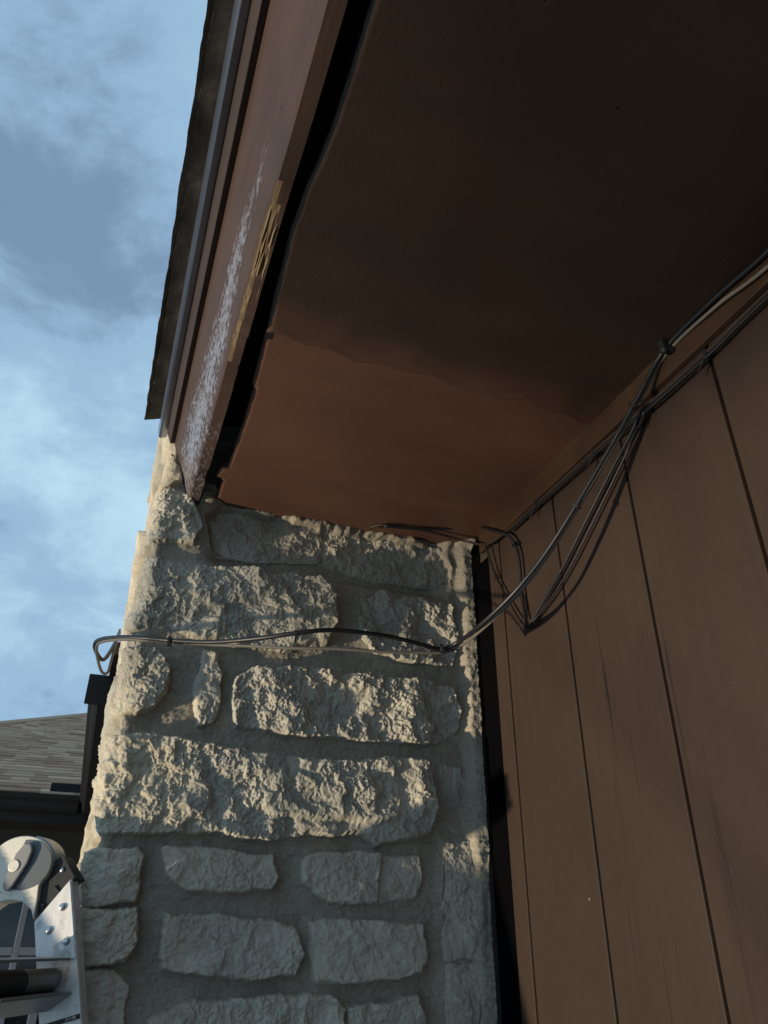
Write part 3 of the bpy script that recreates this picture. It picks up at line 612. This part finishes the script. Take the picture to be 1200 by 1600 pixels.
# wing roof: deck and laid shingles
def roofz(y): return ZG + 0.01 + (y - YW + 0.03) * pit
def ytop(x): return max(6.3, 9.16 + 1.806 * (x + 1.1))
rng = random.Random(4); V = []; F = []; tone = []
row = 0; exp_ = 0.125; y = YW - 0.035
while y < 12.5:
    x = -3.1 - rng.random() * 0.3
    while x < 0.6:
        w = rng.choice([0.09, 0.13, 0.17, 0.22]); x1 = min(x + w, 0.6); yt = ytop((x + x1) / 2)
        if y < yt:
            t = rng.choice([0.005, 0.005, 0.011]); g = 0.0
            a, b = y + (0.0 if t > 0.006 else 0.004), min(y + exp_ + 0.03, yt + 0.02)
            b0 = len(V)
            for (X, Y, H) in ((x, a, 0.002), (x1, a, 0.002), (x1, b, 0.002), (x, b, 0.002), (x, a, t + 0.006), (x1, a, t + 0.006), (x1, b, t * 0.2 + 0.001), (x, b, t * 0.2 + 0.001)): V.append((X, Y, roofz(Y) + H))
            for f in ((4, 5, 6, 7), (0, 1, 5, 4), (1, 2, 6, 5), (3, 0, 4, 7), (2, 3, 7, 6), (0, 3, 2, 1)): F.append(tuple(i + b0 for i in f)); tone.append(0)
            tv = rng.random() * (0.75 if t < 0.006 else 1.0); tone[-6:] = [tv] * 6
        x = x1
    y += exp_ * math.cos(th); row += 1
so = tag(mesh('shingles', V, F, M['shingle'], wing), kind='stuff')
ca = so.data.color_attributes.new('tone', 'FLOAT_COLOR', 'CORNER'); cols = np.repeat(np.array(tone), 4); buf = np.stack([cols] * 3 + [np.ones_like(cols)], 1).ravel(); ca.data.foreach_set('color', buf)
V = [(x, y_, roofz(y_) - 0.004) for x in (-2.68, 0.6) for y_ in (YW - 0.03, ytop(x))]; V += [(x, y_, z_ - 0.03) for x, y_, z_ in V]
MB().add(V, [(0, 1, 3, 2), (4, 6, 7, 5), (0, 2, 6, 4), (1, 5, 7, 3), (0, 4, 5, 1), (2, 3, 7, 6)]).build('roof_deck', M['under'], wing)
cap = MB(); hx = (-2.6, 0.6)
P_ = [(hx[0], ytop(hx[0])), (hx[1], ytop(hx[1]))]
V = [(x, y_ + o_, roofz(y_ + o_) + h_) for h_ in (0.004, 0.022) for o_ in (-0.16, 0.10) for x, y_ in P_]
cap.add(V, [(0, 1, 3, 2), (4, 6, 7, 5), (0, 2, 6, 4), (1, 5, 7, 3), (0, 4, 5, 1), (2, 3, 7, 6)]); cp = cap.build('hip_cap', M['shingle'], wing)
cp.data.color_attributes.new('tone', 'FLOAT_COLOR', 'CORNER').data.foreach_set('color', [0.45, 0.45, 0.45, 1.0] * len(cp.data.loops))
# window in the wing wall
yf = YW + 0.597
fr = MB()
for a, b, c, d in ((-1.42, -1.36, -0.80, 0.34), (-0.16, -0.10, -0.80, 0.34), (-1.36, -0.16, -0.86, -0.80), (-1.36, -0.16, 0.28, 0.34), (-0.345, -0.300, -0.80, 0.28), (-1.36, -0.345, -0.08, -0.03), (-0.300, -0.16, -0.08, -0.03)):
    fr.box(a, b, yf - 0.035, yf - 0.001, EYE + c, EYE + d)
wf = fr.build('window', M['frame'], wing, bevel=0.004)
for a, b, c, d in ((-1.36, -0.345, -0.80, -0.08), (-1.36, -0.345, -0.03, 0.28), (-0.300, -0.16, -0.80, -0.08), (-0.300, -0.16, -0.03, 0.28)):
    MB().box(a + 0.001, b - 0.001, yf - 0.012, yf - 0.006, EYE + c + 0.001, EYE + d - 0.001).build('pane', M['glass'], wf)

# ---------------------------------------------------------------- cables
SAG = [(0.665,0.634,2.402),(0.648,0.684,2.352),(0.627,0.733,2.294),(0.597,0.804,2.217),(0.573,0.867,2.159),(0.546,0.924,2.114),(0.525,0.996,2.087),(0.526,1.074,2.088),(0.501,1.091,2.077)]
BLK = [(0.448,1.074,2.075),(0.387,1.061,2.075),(0.299,1.050,2.068),(0.243,1.054,2.057),(0.189,1.091,2.054),(0.130,1.153,2.062),(0.070,1.214,2.078),(0.030,1.241,2.086),(-0.003,1.275,2.095),(-0.037,1.330,2.106),(-0.047,1.364,2.107),(-0.041,1.391,2.099),(-0.030,1.419,2.098),(-0.022,1.459,2.124),(-0.015,1.514,2.167),(-0.012,1.582,2.211)]
GRY = [(0.456,1.095,2.067),(0.401,1.098,2.062),(0.317,1.108,2.060),(0.261,1.122,2.058),(0.201,1.153,2.064),(0.135,1.194,2.072),(0.071,1.228,2.080),(0.031,1.241,2.082),(-0.002,1.272,2.090),(-0.036,1.330,2.101),(-0.043,1.364,2.100),(-0.036,1.391,2.084),(-0.027,1.412,2.073),(-0.018,1.432,2.079),(-0.016,1.459,2.108),(-0.014,1.500,2.157),(-0.012,1.582,2.217)]
top_b = [(0.664,0.05,2.402),(0.664,0.30,2.403),(0.665,0.441,2.397),(0.665,0.528,2.404)]; top_g = [(0.665,0.05,2.372),(0.665,0.30,2.376),(0.665,0.447,2.377),(0.665,0.532,2.391)]
off = lambda P, d: [(x + d[0], y + d[1], z + d[2]) for x, y, z in P]
black = empty('utility_cable', (0.28, 1.19, 2.11), 'black utility cable bowed above the grey one across the chimney stones', 'cable', None)
MB().tube(spline(top_b + off(SAG, (-0.0015, -0.0020, -0.0010)) + BLK), 0.0036, 12).build('jacket', M['cable_black'], black, smooth=True)
grey = empty('utility_cable', (0.28, 1.18, 2.08), 'thin grey utility cable strung straight across the chimney stones below the black one', 'cable', None)
MB().tube(spline(top_g + off(SAG[:1], (0.004, 0.002, -0.004)) + off(SAG[1:2], (0.006, 0.006, -0.001)) + off(SAG[2:-1], (0.006, 0.014, -0.004)) + off(SAG[-1:], (0, 0, -0.006)) + GRY), 0.0026, 12).build('jacket', M['cable_grey'], grey, smooth=True)
def tie(P, r, t=(1, 0, 0), parent=None, tail=None):
    P = Vector(P); t = Vector(t).normalized(); u = t.orthogonal().normalized(); v = t.cross(u); mb = MB(); n = 14
    mb.tube([P - t * 0.0022, P + t * 0.0022], r, n)
    if tail: mb.tube([P, P + Vector(tail) * 0.5, P + Vector(tail)], [0.0016, 0.0015, 0.0011], 6)
    return mb.build('cable_tie', M['plastic'], parent, smooth=False)
tie((0.243, 1.054, 2.057), 0.0055, (1, -0.25, 0), black, (-0.002, -0.003, -0.018))
tie((0.070, 1.214, 2.076), 0.0085, (1, -0.2, 0), black, (0.004, -0.008, -0.012))
tie((0.501, 1.091, 2.077), 0.0085, (1, -0.6, 0), black, (0.0, -0.012, -0.006))
tie((0.597, 0.804, 2.217), 0.0080, (-0.3, 0.6, -0.6), black)
tie((0.643, 0.696, 2.338), 0.0080, (-0.3, 0.6, -0.6), black, (0.004, -0.012, -0.004))
trimc = empty('utility_cable', (0.667, 0.7, 2.34), 'dark cable clipped along the bottom edge of the frieze trim over the siding', 'cable', None)
M['cable_brown'] = flat('painted_cable', (0.032, 0.021, 0.015), 0.5, 0, 0.4, 0.15, 90)
TR = [(0.671,-0.4,2.349),(0.671,0.10,2.352),(0.671,0.460,2.350),(0.670,0.570,2.344),(0.667,0.699,2.343),(0.669,0.831,2.351),(0.671,0.968,2.355),(0.671,1.123,2.357),(0.664,1.205,2.361),(0.640,1.262,2.392),(0.560,1.268,2.402),(0.470,1.272,2.402),(0.44,1.30,2.404)]
MB().tube(spline(TR), 0.0029, 10).build('jacket', M['cable_brown'], trimc, smooth=True)
for y_, z_ in ((0.572, 2.339), (0.70, 2.338), (0.835, 2.345), (1.02, 2.351)):
    mb = MB(); mb.box(0.6665, 0.683, y_ - 0.003, y_ + 0.003, z_ + 0.000, z_ + 0.010); mb.tube([(0.668, y_, z_ + 0.002), (0.664, y_ + 0.012, z_ - 0.016), (0.662, y_ + 0.016, z_ - 0.022)], [0.0018, 0.0016, 0.001], 6); mb.build('clip', M['plastic'], trimc)
slack = empty('utility_cable', (0.671, 1.12, 2.15), 'slack black cable hanging in a V against the siding below the frieze trim', 'cable', None)  # added tubes and ties, standing in for the main cable's shadow
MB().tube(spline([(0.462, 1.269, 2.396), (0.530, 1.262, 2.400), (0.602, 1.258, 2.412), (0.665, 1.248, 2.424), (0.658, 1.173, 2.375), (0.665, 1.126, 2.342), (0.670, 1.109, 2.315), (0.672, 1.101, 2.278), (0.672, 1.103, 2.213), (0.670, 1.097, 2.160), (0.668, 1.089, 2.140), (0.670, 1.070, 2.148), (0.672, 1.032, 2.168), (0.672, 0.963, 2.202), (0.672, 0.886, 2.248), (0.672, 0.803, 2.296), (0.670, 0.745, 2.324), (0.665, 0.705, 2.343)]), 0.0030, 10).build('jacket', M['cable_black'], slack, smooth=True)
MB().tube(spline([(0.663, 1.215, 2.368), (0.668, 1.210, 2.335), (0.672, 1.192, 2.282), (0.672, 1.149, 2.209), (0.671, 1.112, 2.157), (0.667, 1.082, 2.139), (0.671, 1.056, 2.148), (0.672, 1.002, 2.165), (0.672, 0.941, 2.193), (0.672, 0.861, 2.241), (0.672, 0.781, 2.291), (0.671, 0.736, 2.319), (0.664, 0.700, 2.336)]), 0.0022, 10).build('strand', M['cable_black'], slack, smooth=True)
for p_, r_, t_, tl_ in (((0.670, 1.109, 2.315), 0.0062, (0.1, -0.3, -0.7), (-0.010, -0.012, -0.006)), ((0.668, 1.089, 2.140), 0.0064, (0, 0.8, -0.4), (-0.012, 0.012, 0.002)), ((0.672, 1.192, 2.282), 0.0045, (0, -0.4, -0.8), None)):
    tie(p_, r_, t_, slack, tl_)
MB().tube(spline(off(TR[:8], (-0.001, 0, -0.0075))), 0.0026, 10).build('strand', M['cable_black'], trimc, smooth=True)
cb = MB(); cb.box(0.650, 0.672, 0.622, 0.634, SOF - 0.020, SOF - 0.002); cb.dome((0.655, 0.628, SOF - 0.019), (-1, 0, -0.6), 0.006, 0.005)
tag(cb.build('cable_clamp', M['plastic'], None, bevel=0.002), 'small dark cable clamp screwed into the corner of soffit and frieze trim', 'clamp')

# ---------------------------------------------------------------- folding ladder
NV = Vector((0.45, 0.893029, 0)); AV = Vector((0.893029, -0.45, 0)); LWID = 0.34
def lw(a, z, d): return Vector((-0.0833, 1.2980, 0)) + AV * ((a + 0.4383) * 1.168) + NV * d + Vector((0, 0, 1.65 + (z - 1.65) * 1.097))      # d away from the viewer
lad = empty('folding_ladder', lw(-0.44, 0, -0.2), 'aluminium folding step ladder with round locking hinge standing beside the chimney corner', 'ladder')
HC = (-0.4383, 1.7371)                                                  # hinge axis
def rail_poly(side):
    R0, R1 = (-0.3684, 1.721), (-0.3232, 1.5647); L0, L1 = (-0.4048, 1.6723), (-0.3710, 1.5646)
    sl = (R1[0] - R0[0]) / (R1[1] - R0[1]); ZB = 0.1465; P = [R0, (R0[0] - sl * (R0[1] - ZB), ZB), (L0[0] - sl * (L0[1] - ZB), ZB), L0]
    if side < 0: P = [(2 * HC[0] - a, z) for a, z in P]
    return P
def section(side, sec):
    f = (lambda a: a) if side > 0 else (lambda a: 2 * HC[0] - a)
    for d0, sgn in ((0.0, 1), (-LWID, -1)):
        P = rail_poly(side)
        if sgn < 0:                                                     # the rail on the viewer's side ends below the third rung
            cut = lambda A, B: (A[0] + (B[0] - A[0]) * (A[1] - 1.16) / (A[1] - B[1]), 1.16)
            P = [cut(P[0], P[1]), P[1], P[2], cut(P[3], P[2])]
        # box rail: web facing the rungs, two flanges, hollow
        w = MB(); w.prism(P, lw, d0 if sgn > 0 else d0 - 0.003, d0 + 0.003 if sgn > 0 else d0)
        def strip(Pa, Pb, off_):
            da = (Pb[0] - Pa[0]); dz = (Pb[1] - Pa[1]); ln = math.hypot(da, dz); nx_, nz_ = -dz / ln * 0.003 * off_, da / ln * 0.003 * off_
            w.prism([Pa, Pb, (Pb[0] + nx_, Pb[1] + nz_), (Pa[0] + nx_, Pa[1] + nz_)], lw, d0 + 0.0031 * sgn, d0 + 0.022 * sgn)
        strip(P[0], P[1], side * -1); strip(P[3], P[2], side * 1)
        rail = w.build('rail', M['alu'], lad, bevel=0.0012)
        # foot
        a0, a1 = sorted((P[1][0], P[2][0])); MB().prism([(a0 - 0.004, 0.1462), (a1 + 0.004, 0.1462), (a1 + 0.002, 0.19), (a0 - 0.002, 0.19)], lw, d0 - 0.006, d0 + 0.028 * sgn).build('foot', M['plastic'], lad, bevel=0.003)
        if sgn < 0: continue
        # riveted plate
        pl = [(f(a), z) for a, z in ((-0.3694, 1.7195), (-0.4040, 1.6718), (-0.3920, 1.6335), (-0.3440, 1.6322))]
        plate = MB().prism(pl, lw, d0 - 0.0012 * sgn, d0 - 0.0001 * sgn).build('hinge_plate', M['alu'], lad, bevel=0.0004)
        for a, z in ((-0.3721, 1.6884), (-0.3833, 1.6625), (-0.3591, 1.6507)):
            MB().dome(lw(f(a), z, d0 - 0.0013 * sgn), -NV * sgn, 0.0052, 0.0042, 18, 6).build('rivet', M['rivet'], plate, smooth=True)
        # black plastic shoulder between plate and hinge
        sh = [(f(a), z) for a, z in ((-0.398, 1.7428), (-0.3867, 1.7482), (-0.3743, 1.7330), (-0.3640, 1.7205), (-0.3690, 1.7180), (-0.4020, 1.6765), (-0.4063, 1.694), (-0.4052, 1.7177))]
        sho = MB().prism(sh, lw, d0 + 0.004 * sgn, d0 + 0.034 * sgn).build('hinge_shoulder', M['plastic'], lad, bevel=0.001)
        for q in (((-0.4052, 1.694), (-0.398, 1.690)), ((-0.390, 1.712), (-0.381, 1.704)), ((-0.3867, 1.7482), (-0.366, 1.7215))):
            (a, z), (b, c) = q; dd = Vector((b - a, c - z)); nn = Vector((-dd.y, dd.x)).normalized() * 0.0016
            MB().prism([(f(a + nn.x), z + nn.y), (f(b + nn.x), c + nn.y), (f(b - nn.x), c - nn.y), (f(a - nn.x), z - nn.y)], lw, d0 + 0.001 * sgn, d0 + 0.0039 * sgn).build('rib', M['plastic'], sho)
        MB().dome(lw(f(-0.3839), 1.7314, d0 + 0.0039 * sgn), -NV * sgn, 0.0038, 0.0030, 16, 4).build('bolt', M['rivet'], sho, smooth=True)
    # rungs
    sl = -0.289
    for k in range(6):
        zc = 1.611 - 0.28 * k
        if zc < 0.24: break
        if k == 1 or (side < 0 and k == 0): continue
        ac = -0.3512 + sl * (zc - 1.611); tl = (lambda a, z, d: lw(f(a), z, d))
        r_ = MB()
        r_.prism([(ac - 0.052, zc + 0.0225), (ac, zc + 0.0225), (ac, zc + 0.0195), (ac - 0.052, zc + 0.0195)], tl, -0.001, -(LWID if zc < 1.2 else 0.172) + 0.001)
        r_.prism([(ac - 0.048, zc - 0.0140), (ac + 0.010, zc - 0.0125), (ac + 0.010, zc - 0.0155), (ac - 0.014, zc - 0.033), (ac - 0.048, zc - 0.033)], tl, -0.001, -(LWID if zc < 1.2 else 0.172) + 0.001)
        rung = r_.build('rung', M['alu_dark'], lad, bevel=0.0008)
        circ = [(ac - 0.018 + 0.0125 * math.cos(t * math.pi / 12), zc - 0.001 + 0.0125 * math.sin(t * math.pi / 12)) for t in range(24)]
        MB().prism(circ, tl, -0.001, -(LWID if zc < 1.2 else 0.172) + 0.001).build('rung_tube', M['alu_dark'], rung, bevel=0.0003)
        if side > 0 and k == 0:
            c2 = [(ac - 0.018 + 0.0130 * math.cos(t * math.pi / 12), zc - 0.001 + 0.0130 * math.sin(t * math.pi / 12)) for t in range(24)]
            MB().prism(c2, tl, -0.085, -0.170).build('warning_sleeve', M['label'], rung)
    if side > 0:
        lb = MB().prism([(-0.3725, 1.5635), (-0.3725, 1.5590), (-0.3260, 1.5715), (-0.3275, 1.5765)], lw, -0.0016, -0.0002).build('label', M['label'], lad)
        cu = bpy.data.curves.new('label_text', 'FONT'); cu.body = 'XV100'; cu.size = 0.0052; cu.extrude = 0.0001; cu.align_x = 'LEFT'; cu.align_y = 'CENTER'
        to = bpy.data.objects.new('label_text', cu); COL.objects.link(to)
        ex = (AV * (0.0465) + Vector((0, 0, 0.0125))).normalized(); en = -NV; ey = en.cross(ex)
        pos_ = lw(-0.3430, 1.5695, -0.0019)
        mw = Matrix((ex, ey, en)).transposed().to_4x4(); mw.translation = pos_
        dg = bpy.context.evaluated_depsgraph_get(); me = bpy.data.meshes.new_from_object(to.evaluated_get(dg)); me.transform(mw); bpy.data.objects.remove(to)
        me.materials.clear(); me.materials.append(M['label_w']); tob = bpy.data.objects.new('label_text', me); COL.objects.link(tob); attach(tob, lb)
section(1, 0); section(-1, 1)
# the two locking hinges
for d0, sgn in ((0.0, 1),):
    body = []
    # outline: disc with a bridge that forks to the two rails
    for t in range(-40, 221, 6):
        a = math.radians(t); body.append((HC[0] + 0.0415 * math.cos(a), HC[1] + 0.0355 * math.sin(a)))
    body += [(HC[0] - 0.0335, 1.6960), (HC[0] - 0.0355, 1.6760), (HC[0] - 0.030, 1.6840), (HC[0] - 0.018, 1.6930), (HC[0], 1.6965), (HC[0] + 0.016, 1.6940), (HC[0] + 0.0285, 1.6850), (HC[0] + 0.0335, 1.6740), (HC[0] + 0.0335, 1.6960)]
    hb = MB().prism(body, lw, d0 - 0.004 * sgn, d0 + 0.030 * sgn).build('hinge', M['hinge'], lad, bevel=0.0015)
    rim = [(HC[0] + 0.008 + 0.0345 * math.cos(math.radians(t)), HC[1] + 0.0005 + 0.030 * math.sin(math.radians(t))) for t in range(-110, 101, 6)]
    dk = MB().prism(rim, lw, d0 - 0.0052 * sgn, d0 - 0.0041 * sgn).build('hinge_face', M['hinge_dark'], hb, bevel=0.0004)
    kn = [(-0.4328, 1.7626), (-0.4242, 1.7619), (-0.4207, 1.7541), (-0.4237, 1.7387), (-0.4363, 1.7122), (-0.4406, 1.7063), (-0.4464, 1.7070), (-0.4496, 1.7129), (-0.4454, 1.7324), (-0.4415, 1.7501)]
    kb = MB().prism(kn, lw, d0 - 0.0130 * sgn, d0 - 0.0053 * sgn).build('lock_knob', M['knob'], hb, bevel=0.002)
    cc = [(-0.4396 + 0.0072 * math.cos(t * math.pi / 14), 1.7355 + 0.0072 * math.sin(t * math.pi / 14)) for t in range(28)]
    MB().prism(cc, lw, d0 - 0.0148 * sgn, d0 - 0.0131 * sgn).build('button', M['hinge'], kb, bevel=0.0006)
    st = [(HC[0] + 0.0440 * math.cos(math.radians(t)), HC[1] + 0.0375 * math.sin(math.radians(t))) for t in range(0, 76, 5)]
    st += [(HC[0] + 0.0405 * math.cos(math.radians(t)), HC[1] + 0.0345 * math.sin(math.radians(t))) for t in range(75, -1, -5)]
    MB().prism(st, lw, d0 + 0.004 * sgn, d0 + 0.036 * sgn).build('hinge_rim', M['alu_dark'], hb)

# ---------------------------------------------------------------- off to the left: unseen shrub and plywood board, added to thin and shape the low light
rg = np.random.RandomState(8)
def _leaf(nt, b):
    v = coords(nt); setc(nt, b, cramp(nt, noise(nt, v, 9, 3), [(0.3, (0.035, 0.06, 0.018)), (0.7, (0.07, 0.11, 0.035))])); b.inputs['Roughness'].default_value = 0.55
M['leaf'] = material('leaf', _leaf); M['bark'] = flat('bark', (0.06, 0.045, 0.035), 0.9, 0, 0.2, 0.6, 50)
shrub = empty('shade_shrub', (-4.0, -0.3, gz(-4.0)), 'loose leafy shrub on slender stems added out of view to shade the soffit and siding', 'shrub')
V = []; F = []; n_leaf = 0
while n_leaf < 10500:
    x = -4.0 + rg.normal(0, 0.16)
    if n_leaf < 6500:
        y = rg.uniform(-1.4, 0.95); z_ = rg.normal(0.70, 0.075)
        if rg.rand() > np.clip(0.85 - 0.45 * (y - 0.1), 0.2, 1.0): continue
    else:
        y = min(rg.uniform(-1.6, 0.0), rg.uniform(-1.6, 0.2)); z_ = rg.normal(0.82, 0.10)
    c = np.array([x, y, z_]); a = rg.normal(size=3); a /= np.linalg.norm(a); b = np.cross(a, rg.normal(size=3)); b /= np.linalg.norm(b); l_ = rg.uniform(0.0085, 0.0155); w_ = l_ * 0.5; nn_ = np.cross(a, b)
    k = len(V); V += [c - a * l_, c + b * w_ + nn_ * 0.002, c + a * l_, c - b * w_ + nn_ * 0.002]; F.append((k, k + 1, k + 2, k + 3)); n_leaf += 1
tag(mesh('foliage', V, F, M['leaf'], shrub), kind='stuff')
for k in range(9):
    y0 = -0.3 + rg.uniform(-0.15, 0.15); y1 = rg.uniform(-1.3, 0.5); x1 = -4.0 + rg.uniform(-0.15, 0.15)
    MB().tube(spline([(-4.0, y0, gz(-4.0) - 0.03), (-4.0, y0 * 0.6 + y1 * 0.4, gz(-4.0) + 0.5), (x1, y1, rg.uniform(0.45, 0.75))], 6), [0.007 - 0.0004 * j for j in range(13)], 6).build('stem', M['bark'], shrub, smooth=True)

# added plywood blocker, outline cut to shape the shadow on the lower stones
def ply(u, d, t): return Vector((-0.40 - 0.12 * u, 1.2800 - 0.146 * u + 0.919 * d, 1.70 - 0.34 * u - 0.395 * d)) + Vector((0.95, 0.14, 0.28)) * t
def _ply(nt, b):
    setc(nt, b, cramp(nt, noise(nt, coords(nt, (3, 30, 3)), 2.0, 5, 0.6, 0.8), [(0.3, (0.22, 0.14, 0.075)), (0.7, (0.36, 0.25, 0.14))])); b.inputs['Roughness'].default_value = 0.8
M['plywood'] = material('plywood', _ply)
board = MB().prism([(-0.05, 0), (4.98, 0), (4.62, 0.27), (1.3, 0.46), (0.9, 0.30), (0.525, 0.11), (0.217, 0.034), (0.12, 0.012), (-0.05, 0.006)], ply, -0.006, 0.006).build('shade_board', M['plywood'], None, bevel=0.001)
tag(board, 'tapered plywood board added out of view to shade the lower stones', 'plywood')
